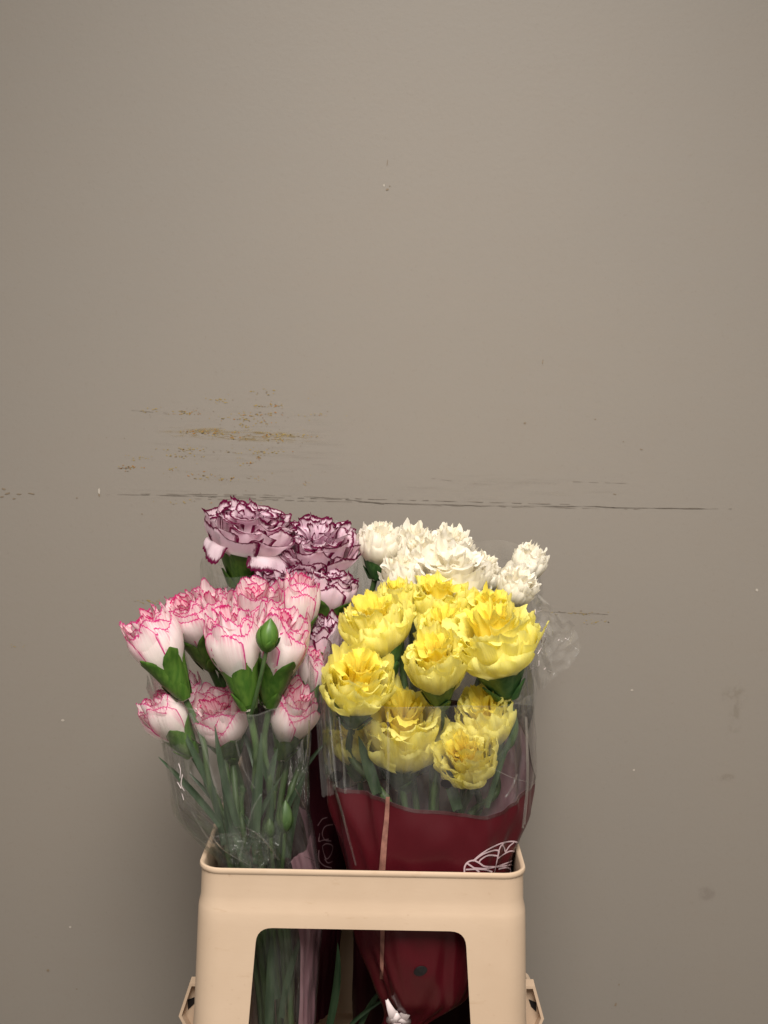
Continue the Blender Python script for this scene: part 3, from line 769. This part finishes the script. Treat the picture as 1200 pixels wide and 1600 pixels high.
# ------------------------------------------------------------------ sleeves
class Sleeve:
    def __init__(s, rows, seed, fold=0.0016, nf=9, ex=2.5):
        # rows from the top down: (pixel y, left, right, front depth, back depth)
        s.rows = []
        for py, xl, xr, yf, yb in rows:
            ym = (yf + yb) / 2; a, b = P(xl, py, ym), P(xr, py, ym)
            if a.z < RZ + 0.012:                 # inside the collar
                a.x = max(a.x, BX - HX + .008); b.x = min(b.x, BX + HX - .008)
            s.rows.append(((a.z + b.z) / 2, (a.x + b.x) / 2, (b.x - a.x) / 2, ym, (yb - yf) / 2))
        s.seed, s.fold, s.nf, s.ex = seed, fold, nf, ex
        s.z0, s.z1 = s.rows[-1][0], s.rows[0][0]
    def at(s, z):
        r = s.rows
        n = len(r)
        for i in range(n - 1):
            if z >= r[i + 1][0] or i == n - 2:
                t = (z - r[i + 1][0]) / (r[i][0] - r[i + 1][0]); t = min(1.3, max(-.2, t))
                g = lambda k: r[k] if 0 <= k < n else None
                out = []
                for c in range(1, 5):
                    p1, p2 = r[i + 1][c], r[i][c]
                    p0 = r[i + 2][c] if i + 2 < n else 2 * p1 - p2
                    p3 = r[i - 1][c] if i > 0 else 2 * p2 - p1
                    out.append(p1 + (p2 - p1) * t if t > 1 or t < 0 else 0.5 * ((2 * p1) + (p2 - p0) * t + (2 * p0 - 5 * p1 + 4 * p2 - p3) * t * t + (3 * p1 - p0 - 3 * p2 + p3) * t ** 3))
                return out
    def pt(s, a, z, off=0.0):
        cx, rx, cy, ry = s.at(z)
        c, sn = math.cos(a), math.sin(a)
        e = 2 / s.ex
        x = math.copysign(abs(c) ** e, c); y = math.copysign(abs(sn) ** e, sn)
        w1 = math.sin(a * s.nf + s.seed + 5 * noise.noise(Vector((a, z * 7, s.seed))))
        n1 = noise.noise(Vector((c * 2.5 + s.seed, sn * 2.5, z * 12)))
        n2 = noise.noise(Vector((c * 7 + s.seed, sn * 7, z * 26)))
        n3 = 1 - 2 * abs(noise.noise(Vector((c * 4 - s.seed, sn * 4, z * 16 + c * 3))))
        d = s.fold * (0.7 * w1 + 1.2 * n1 + 0.7 * n2 + 1.0 * n3)
        return Vector((cx + (rx + d + off) * x, cy + (ry + d + off) * y, z))
    def sheet(s, name, mat, parent, lo, hi, a0=-math.pi, a1=math.pi, na=110, nz=44, off=0.0):
        vs = []
        for j in range(nz + 1):
            for i in range(na + 1):
                a = a0 + (a1 - a0) * i / na
                zl, zh = lo(a), hi(a)
                vs.append(s.pt(a, zl + (zh - zl) * j / nz, off))
        return mesh_obj(name, vs, grid_faces(na, nz), mat, parent)
def zat(py, y): return P(600, py, y).z
def edge(front, back, wob, seed, slope=0.0):
    """top edge of a sheet: height at the front, at the back, ragged by wob; slope raises the right side"""
    return lambda a: front + (back - front) * sm(-0.35, 0.75, math.sin(a)) + slope * math.cos(a) + wob * (noise.noise(Vector((math.cos(a) * 2.2, math.sin(a) * 2.2, seed))) + .4 * math.sin(5 * a + seed))

def print_lines(name, curves, bv, mat, parent, width):
    vs, fs = [], []
    for cv in curves:
        pts = catmull([Vector((x, y, 0)) for x, y in cv], 6)
        hits = []
        for p in pts:
            loc, nr, *_ = bv.ray_cast(CAM, ray(p.x, p.y))
            hits.append((loc, nr) if loc is not None else None)
        prev = None
        for i, h in enumerate(hits):
            if h is None: prev = None; continue
            nxt = hits[min(i + 1, len(hits) - 1)] or h; bef = hits[max(i - 1, 0)] or h
            t = nxt[0] - bef[0]
            if t.length < 1e-7: continue
            nr = h[1] if h[1].dot(CAM - h[0]) > 0 else -h[1]
            sd = t.normalized().cross(nr).normalized() * width * .5
            b = len(vs); vs += [h[0] + sd + nr * .0005, h[0] - sd + nr * .0005]
            if prev is not None and (vs[prev] - vs[b]).length < .02: fs.append((prev, prev + 1, b + 1, b))
            prev = b
    return mesh_obj(name, vs, fs, mat, parent, smooth=False)
def bvh_of(o):
    me = o.data; org = ORG[o]
    return BVHTree.FromPolygons([tuple(v.co + org) for v in me.vertices], [tuple(p.vertices) for p in me.polygons])
def disc_on(name, bv, px, py, wpx, hpx, mat, parent, y):
    vs = []
    n = 18
    for i in range(n):
        a = 2 * math.pi * i / n
        q = 1 + .12 * math.sin(2 * a + px)
        loc, nr, *_ = bv.ray_cast(CAM, ray(px + wpx * .5 * math.cos(a) * q, py + hpx * .5 * math.sin(a) * q))
        if loc is None: return
        vs.append(loc - ray(px, py) * 0.0009)
    mesh_obj(name, vs, [tuple(range(n))], mat, parent, smooth=False)
Z4 = lambda z: (lambda a: z)

# --- front right: yellow bunch
ys = Sleeve([(1040, 506, 826, .015, .165), (1110, 508, 827, .012, .165), (1250, 520, 825, .010, .160), (1340, 538, 815, .014, .150), (1370, 545, 806, .017, .15), (1450, 560, 770, .018, .15),
             (1530, 588, 735, .03, .13), (1590, 606, 665, .055, .10), (1660, 575, 690, .04, .12)], 3.1, 0.0026, 8)
YZ = (BX, .08, 0)
sy = empty('flower_sleeve', (P(640, 1660, .08).x, .08, ys.z0))
tag(sy, 'clear plastic sleeve with maroon printed band around the yellow carnations', 'flower sleeve', 'sleeves around the bunches')
def band_y(a):
    # height of the maroon print, dipping right of the middle at the front and rising at the back right
    fx = math.cos(a)
    front = zat(1254 + 16 * sm(-.4, .35, fx) - 22 * sm(.4, 1, fx) - 12 * sm(.2, -1, fx), .015) + .0015 * math.sin(9 * fx)
    back = zat(1215 - 105 * sm(-.2, .8, fx), .16)
    return front + (back - front) * sm(-.15, .35, math.sin(a))
bt = ys.sheet('printed_band', MAT['maroon'], sy, Z4(ys.z0), band_y, na=150, nz=60)
ys.sheet('lining', MAT['lilac'], sy, Z4(ys.z0), lambda a: band_y(a) - .0004, na=150, nz=60, off=-0.0012)
ys.sheet('clear_film', MAT['film'], sy, lambda a: band_y(a) - .003, edge(zat(1102, .015), zat(960, .165), .0022, 2.0), na=150, nz=44, off=0.0007)
hy = edge(zat(1102, .015), zat(960, .165), .0022, 2.0)
ys.sheet('film_edge', MAT['crease'], sy, lambda a: hy(a) - .0006, lambda a: hy(a) + .0002, na=150, nz=2, off=0.0010)
bvy = bvh_of(bt)
z8 = lambda pts: [(460 + x / 3.158, 1200 + y / 3.158) for x, y in pts]
motif = [z8(c) for c in (
    [(838, 515), (840, 485), (856, 463), (885, 455), (912, 468), (938, 484), (990, 487)], [(885, 456), (930, 424), (985, 405), (1008, 410), (1002, 432)],
    [(880, 458), (925, 420), (970, 392), (1020, 370), (1062, 361), (1096, 365), (1113, 385), (1106, 410)], [(1003, 440), (1008, 405), (1024, 375), (1046, 363)],
    [(1024, 375), (1034, 395), (1040, 415)], [(1040, 415), (1058, 386), (1082, 366)], [(1003, 445), (1030, 425), (1062, 409), (1086, 412), (1096, 430), (1080, 452), (1040, 470), (990, 487)],
    [(1003, 430), (996, 465), (984, 520)], [(990, 487), (1040, 481), (1084, 470), (1112, 452)], [(850, 468), (880, 488), (912, 512)], [(885, 492), (940, 495), (990, 487)],
    [(1005, 497), (1048, 490), (1066, 503), (1060, 520)], [(908, 468), (920, 450), (955, 430), (1002, 432)], [(845, 500), (890, 498), (940, 500), (975, 512)])]
print_lines('printed_flower', motif, bvy, MAT['print'], sy, .0015)
disc_on('painted_hole', bvy, 657, 1517, 22, 15, MAT['hole_dark'], sy, 0)  # dark disc laid on the band, painted darkness of an opening
crl = bvh_of([o for o in sy.children if o.name.startswith('clear_film')][0])
# glued seam running down the front
def strip_on(name, pts, w0, w1, bvs, mat, parent, lift):
    vs, fs = [], []
    cv = catmull([Vector((x, y, 0)) for x, y in pts], 9)
    for i, p in enumerate(cv):
        wd = (w0 + (w1 - w0) * i / (len(cv) - 1)) * .5
        row = []
        for dx in (-wd, 0, wd):
            hit = [h for h in (b.ray_cast(CAM, ray(p.x + dx, p.y)) for b in bvs) if h[0] is not None]
            if not hit: row = []; break
            h = min(hit, key=lambda q: (q[0] - CAM).length)
            row.append(h[0] - ray(p.x, p.y) * (lift + (0.0006 if dx == 0 else 0)))
        if row:
            b = len(vs); vs += row
            if b >= 3: fs += [(b - 3, b - 2, b + 1, b), (b - 2, b - 1, b + 2, b + 1)]
    return mesh_obj(name, vs, fs, mat, parent)
strip_on('seam', [(606, 1245), (604, 1280), (601, 1310), (597, 1360)], 6, 10, [bvy, crl], MAT['seam'], sy, .0012)
strip_on('seam', [(606, 1112), (607, 1160), (606, 1210), (605, 1245)], 3.0, 5.0, [crl], MAT['seam_clear'], sy, .0010)
strip_on('seam', [(598, 1445), (597, 1490), (596, 1530)], 7, 5, [bvy], MAT['seam'], sy, .0012)
for hx_, hy_, ww, hh in ((525, 1213, 20, 16), (697, 1225, 18, 13)):
    p = P(hx_, hy_, .155)
    disc_on('painted_hole', crl, hx_, hy_, ww, hh, MAT['hole_dark'], sy, 0)  # flat black discs painted on the film, which stays uncut

# crumpled loose corner of the film sticking out to the right
def crumple(name, quad, y0, y1, seed, amp, parent, n=34, mat=None):
    q = [P(x, y, y0 if i in (0, 3) else y1) for i, (x, y) in enumerate(quad)]
    vs = []
    for j in range(n + 1):
        for i in range(n + 1):
            u, v = i / n, j / n
            p = q[0] * (1 - u) * (1 - v) + q[1] * u * (1 - v) + q[2] * u * v + q[3] * (1 - u) * v
            k = Vector((u * 3.2, v * 3.2, seed))
            d = Vector((noise.noise(k * .8), 2.6 * (1 - 2.2 * abs(noise.noise(k * .9 + Vector((4, 1, 0))))) * 1.0, noise.noise(k * .9 + Vector((9, 2, 5)))))
            d += Vector((0, 1.2 * abs(noise.noise(k * 2.3)), .5 * noise.noise(k * 2.1)))
            f = 0.25 + 0.75 * min(1, u * 1.6)
            vs.append(p + d * amp * f)
    return mesh_obj(name, vs, grid_faces(n, n), mat or MAT['film_crinkle'], parent)
crs = [crumple('crumpled_corner', [(822, 955), (872, 985), (862, 1075), (824, 1082)], .12, .10, 4.4, .006, sy),
       crumple('crumpled_corner', [(836, 1030), (893, 975), (911, 1018), (850, 1078)], .10, .12, 9.2, .004, sy),
       crumple('crumpled_corner', [(830, 930), (850, 935), (905, 985), (845, 1010)], .14, .13, 2.2, .005, sy)]
bvc = [bvh_of(o) for o in crs]
for pts in ([(846, 1004), (847, 996), (850, 994), (852, 998), (849, 1006)], [(874, 999), (872, 1001)], [(883, 997), (887, 1000)], [(836, 952), (837, 959)], [(840, 956), (848, 953)],
            [(826, 1047), (834, 1043), (842, 1040)], [(850, 1046), (853, 1043)], [(856, 1048), (862, 1050)], [(842, 1032), (842, 1040)], [(877, 1051), (879, 1050)], [(840, 1022), (846, 1012)], [(824, 1071), (836, 1070)]):
    strip_on('painted_glint', pts, 1.6, 1.0, bvc, MAT['plastic_white'], sy, .0010)  # highlights on the crumpled film painted as white strips
for pts in ([(862, 1020), (884, 1001), (903, 984)], [(893, 1008), (905, 1018), (898, 1026)], [(848, 1075), (870, 1068), (886, 1048), (910, 1024)]):
    strip_on('crease', pts, 2.2, 3.2, bvc, MAT['crease'], sy, .0008)
crumple('crumpled_fold', [(488, 1050), (514, 1060), (522, 1250), (502, 1245)], .05, .04, 7.9, .004, sy)
for pts, w0, w1 in (([(530, 1120), (536, 1180), (540, 1240)], 1.2, 1.8), ([(822, 1120), (824, 1180), (823, 1240), (816, 1310)], 1.6, 2.4), ([(520, 1225), (530, 1255), (545, 1310), (556, 1352)], 2.2, 1.2), ([(808, 1210), (800, 1230), (790, 1246)], 1.4, 2.0),
                    ([(516, 1120), (520, 1170), (526, 1230)], 1.2, 1.8), ([(768, 1200), (800, 1215), (826, 1222)], 1.0, 1.6)):
    strip_on('crease', pts, w0 * 2.2, w1 * 2.2, [crl, bvy], MAT['crease'], sy, .0008)
# white tie at the gathered foot of the sleeve
tie = empty('sleeve_tie', P(622, 1592, .05)); tag(tie, 'small white plastic tie knotted low behind the bucket window', 'tie')
tr_ = random.Random(3)
for (dx, dy, l2) in ((-18, -34, 1), (24, -32, 1), (-4, -16, .8), (4, 20, 1), (-12, 14, .8)):
    a, b = P(622, 1592, .05), P(622 + dx, 1592 + dy, .045)
    vs = []
    for j in range(7):
        t = j / 6; p = a.lerp(b, t) + Vector((0, -.006 * math.sin(3 * t), 0)); wd = (.0062 * (1 - t) + .0016)
        for u in (-1, 0, 1): vs.append(p + Vector((wd * u * .8, -.002 * (1 - abs(u)) - .003, wd * u * .4 * (-1 if dx > 0 else 1))))
    mesh_obj('tail', vs, grid_faces(2, 6), MAT['plastic_white'], tie)
vs, fs = tube([P(608, 1594, .05), P(616, 1590, .043), P(626, 1592, .042), P(637, 1596, .05)], lambda t: .0035 + .0015 * math.sin(9 * t), 10)
mesh_obj('knot', vs, fs, MAT['plastic_white'], tie)

# --- front left: pink-edged bunch
ps = Sleeve([(1060, 236, 486, .012, .15), (1120, 252, 484, .012, .15), (1240, 272, 480, .012, .15), (1256, 277, 480, .012, .148), (1275, 293, 481, .012, .145), (1320, 326, 490, .014, .14), (1370, 340, 498, .016, .135),
             (1450, 372, 498, .02, .13), (1600, 385, 490, .03, .12), (1680, 400, 480, .03, .11)], 7.7, 0.0019, 7)
sp_ = empty('flower_sleeve', (P(440, 1680, .07).x, .07, ps.z0))
tag(sp_, 'clear crinkled plastic sleeve around the pink-edged carnations', 'flower sleeve', 'sleeves around the bunches')
ps.sheet('clear_film', MAT['film'], sp_, Z4(ps.z0), edge(zat(1112, .012), zat(1010, .15), .006, 5.0, -.002), na=150, nz=70)
ps.sheet('lining', MAT['lilac'], sp_, Z4(ps.z0), lambda a: zat(1276 - 14 * math.sin(a), .12) + .002 * math.sin(6 * a), a0=-.95, a1=.85, na=60, nz=60, off=-0.0014)
hp = edge(zat(1112, .012), zat(1010, .15), .006, 5.0, -.002)
ps.sheet('film_edge', MAT['crease'], sp_, lambda a: hp(a) - .0016, lambda a: hp(a) + .0002, na=150, nz=2, off=0.0005)
bvp = bvh_of([o for o in sp_.children if o.name.startswith('clear_film')][0])
for pts, w0, w1 in (([(483, 1125), (481, 1180), (478, 1240), (480, 1265), (488, 1310), (496, 1356)], 1.6, 2.2), ([(296, 1114), (312, 1150), (328, 1200), (340, 1240)], 3.5, 1.5),
                    ([(330, 1305), (352, 1330), (390, 1352)], 2.0, 1.5), ([(362, 1292), (390, 1296), (412, 1312), (436, 1344)], 1.6, 2.6), ([(300, 1268), (318, 1300), (332, 1318)], 2.0, 1.4),
                    ([(368, 1158), (380, 1200), (398, 1232)], 1.8, 1.2), ([(450, 1350), (470, 1338), (492, 1345)], 1.6, 2.2), ([(276, 1200), (283, 1215), (280, 1230), (286, 1244)], 1.6, 1.0),
                    ([(372, 1350), (385, 1300), (396, 1262), (410, 1240)], 1.2, 2.0), ([(462, 1232), (480, 1268), (492, 1300)], 1.2, 1.8)):
    strip_on('crease', pts, w0 * 1.7, w1 * 1.7, [bvp], MAT['crease'], sp_, .0008)
for pts, w0, w1 in (([(279, 1193), (282, 1204), (281, 1216)], 1.5, .8), ([(285, 1210), (283, 1226), (288, 1236)], 1.6, .8), ([(277, 1222), (283, 1232)], 1.0, 1.6), ([(284, 1240), (287, 1250)], .8, 1.2)):
    strip_on('painted_glint', pts, w0, w1, [bvp], MAT['plastic_white'], sp_, .0012)  # sparkle on the film painted as small white strokes
crumple('crumpled_fold', [(268, 1165), (292, 1170), (312, 1262), (274, 1258)], .06, .05, 1.2, .004, sp_)
crumple('crumpled_fold', [(330, 1300), (440, 1315), (420, 1356), (340, 1352)], .03, .026, 6.2, .005, sp_, mat=MAT['film_veil'])

# --- back left: purple-edged bunch
us = Sleeve([(795, 318, 556, .19, .32), (900, 322, 555, .185, .32), (1000, 345, 550, .18, .31), (1140, 375, 545, .17, .30), (1280, 400, 540, .165, .29), (1400, 420, 536, .165, .28), (1560, 440, 520, .17, .27)], 12.3, 0.0016, 8)
su = empty('flower_sleeve', (P(480, 1560, .22).x, .22, us.z0))
tag(su, 'clear sleeve with maroon lower part darkened by painted shade around the purple-edged carnations', 'flower sleeve', 'sleeves around the bunches')
bandu = edge(zat(1135, .17), zat(1100, .30), .003, 1.0)
bu_ = us.sheet('printed_band', MAT['maroon_shaded'], su, Z4(us.z0), bandu, na=90, nz=30)  # front sleeve's maroon with its shade painted in
us.sheet('clear_film', MAT['film'], su, lambda a: bandu(a) - .003, edge(zat(905, .185), zat(812, .32), .006, 8.0), na=130, nz=44, off=.0007)
loops = [[(496, 1290), (503, 1280), (511, 1277)], [(520, 1288), (508, 1291), (503, 1302), (507, 1312), (517, 1314)], [(499, 1302), (498, 1314), (503, 1313), (513, 1311)],
         [(503, 1322), (510, 1318), (519, 1322), (517, 1334), (510, 1342), (505, 1332), (503, 1322)], [(498, 1328), (498, 1342), (505, 1352), (518, 1356)], [(519, 1346), (512, 1348), (507, 1342)]]
print_lines('printed_flower', loops, bvh_of(bu_), MAT['print_shaded'], su, .0012)  # print colour carries painted shade too

# --- back right: white bunch
ws_ = Sleeve([(795, 545, 850, .19, .33), (900, 552, 846, .185, .33), (1000, 560, 838, .18, .32), (1110, 566, 826, .178, .31), (1280, 575, 800, .175, .30), (1400, 556, 785, .175, .29), (1560, 552, 750, .18, .28), (1700, 560, 740, .18, .27)], 21.7, 0.0016, 9)
sw = empty('flower_sleeve', (P(650, 1560, .23).x, .23, ws_.z0))
tag(sw, 'clear sleeve with maroon lower part around the white carnations at the back', 'flower sleeve', 'sleeves around the bunches')
bandw = edge(zat(1118, .18), zat(1090, .31), .003, 4.0)
ws_.sheet('printed_band', MAT['maroon_shaded'], sw, Z4(ws_.z0), bandw, na=90, nz=30)  # shade painted into the maroon here as well
ws_.sheet('clear_film', MAT['film'], sw, lambda a: bandw(a) - .003, edge(zat(960, .185), zat(842, .33), .006, 14.0), na=130, nz=44, off=.0007)
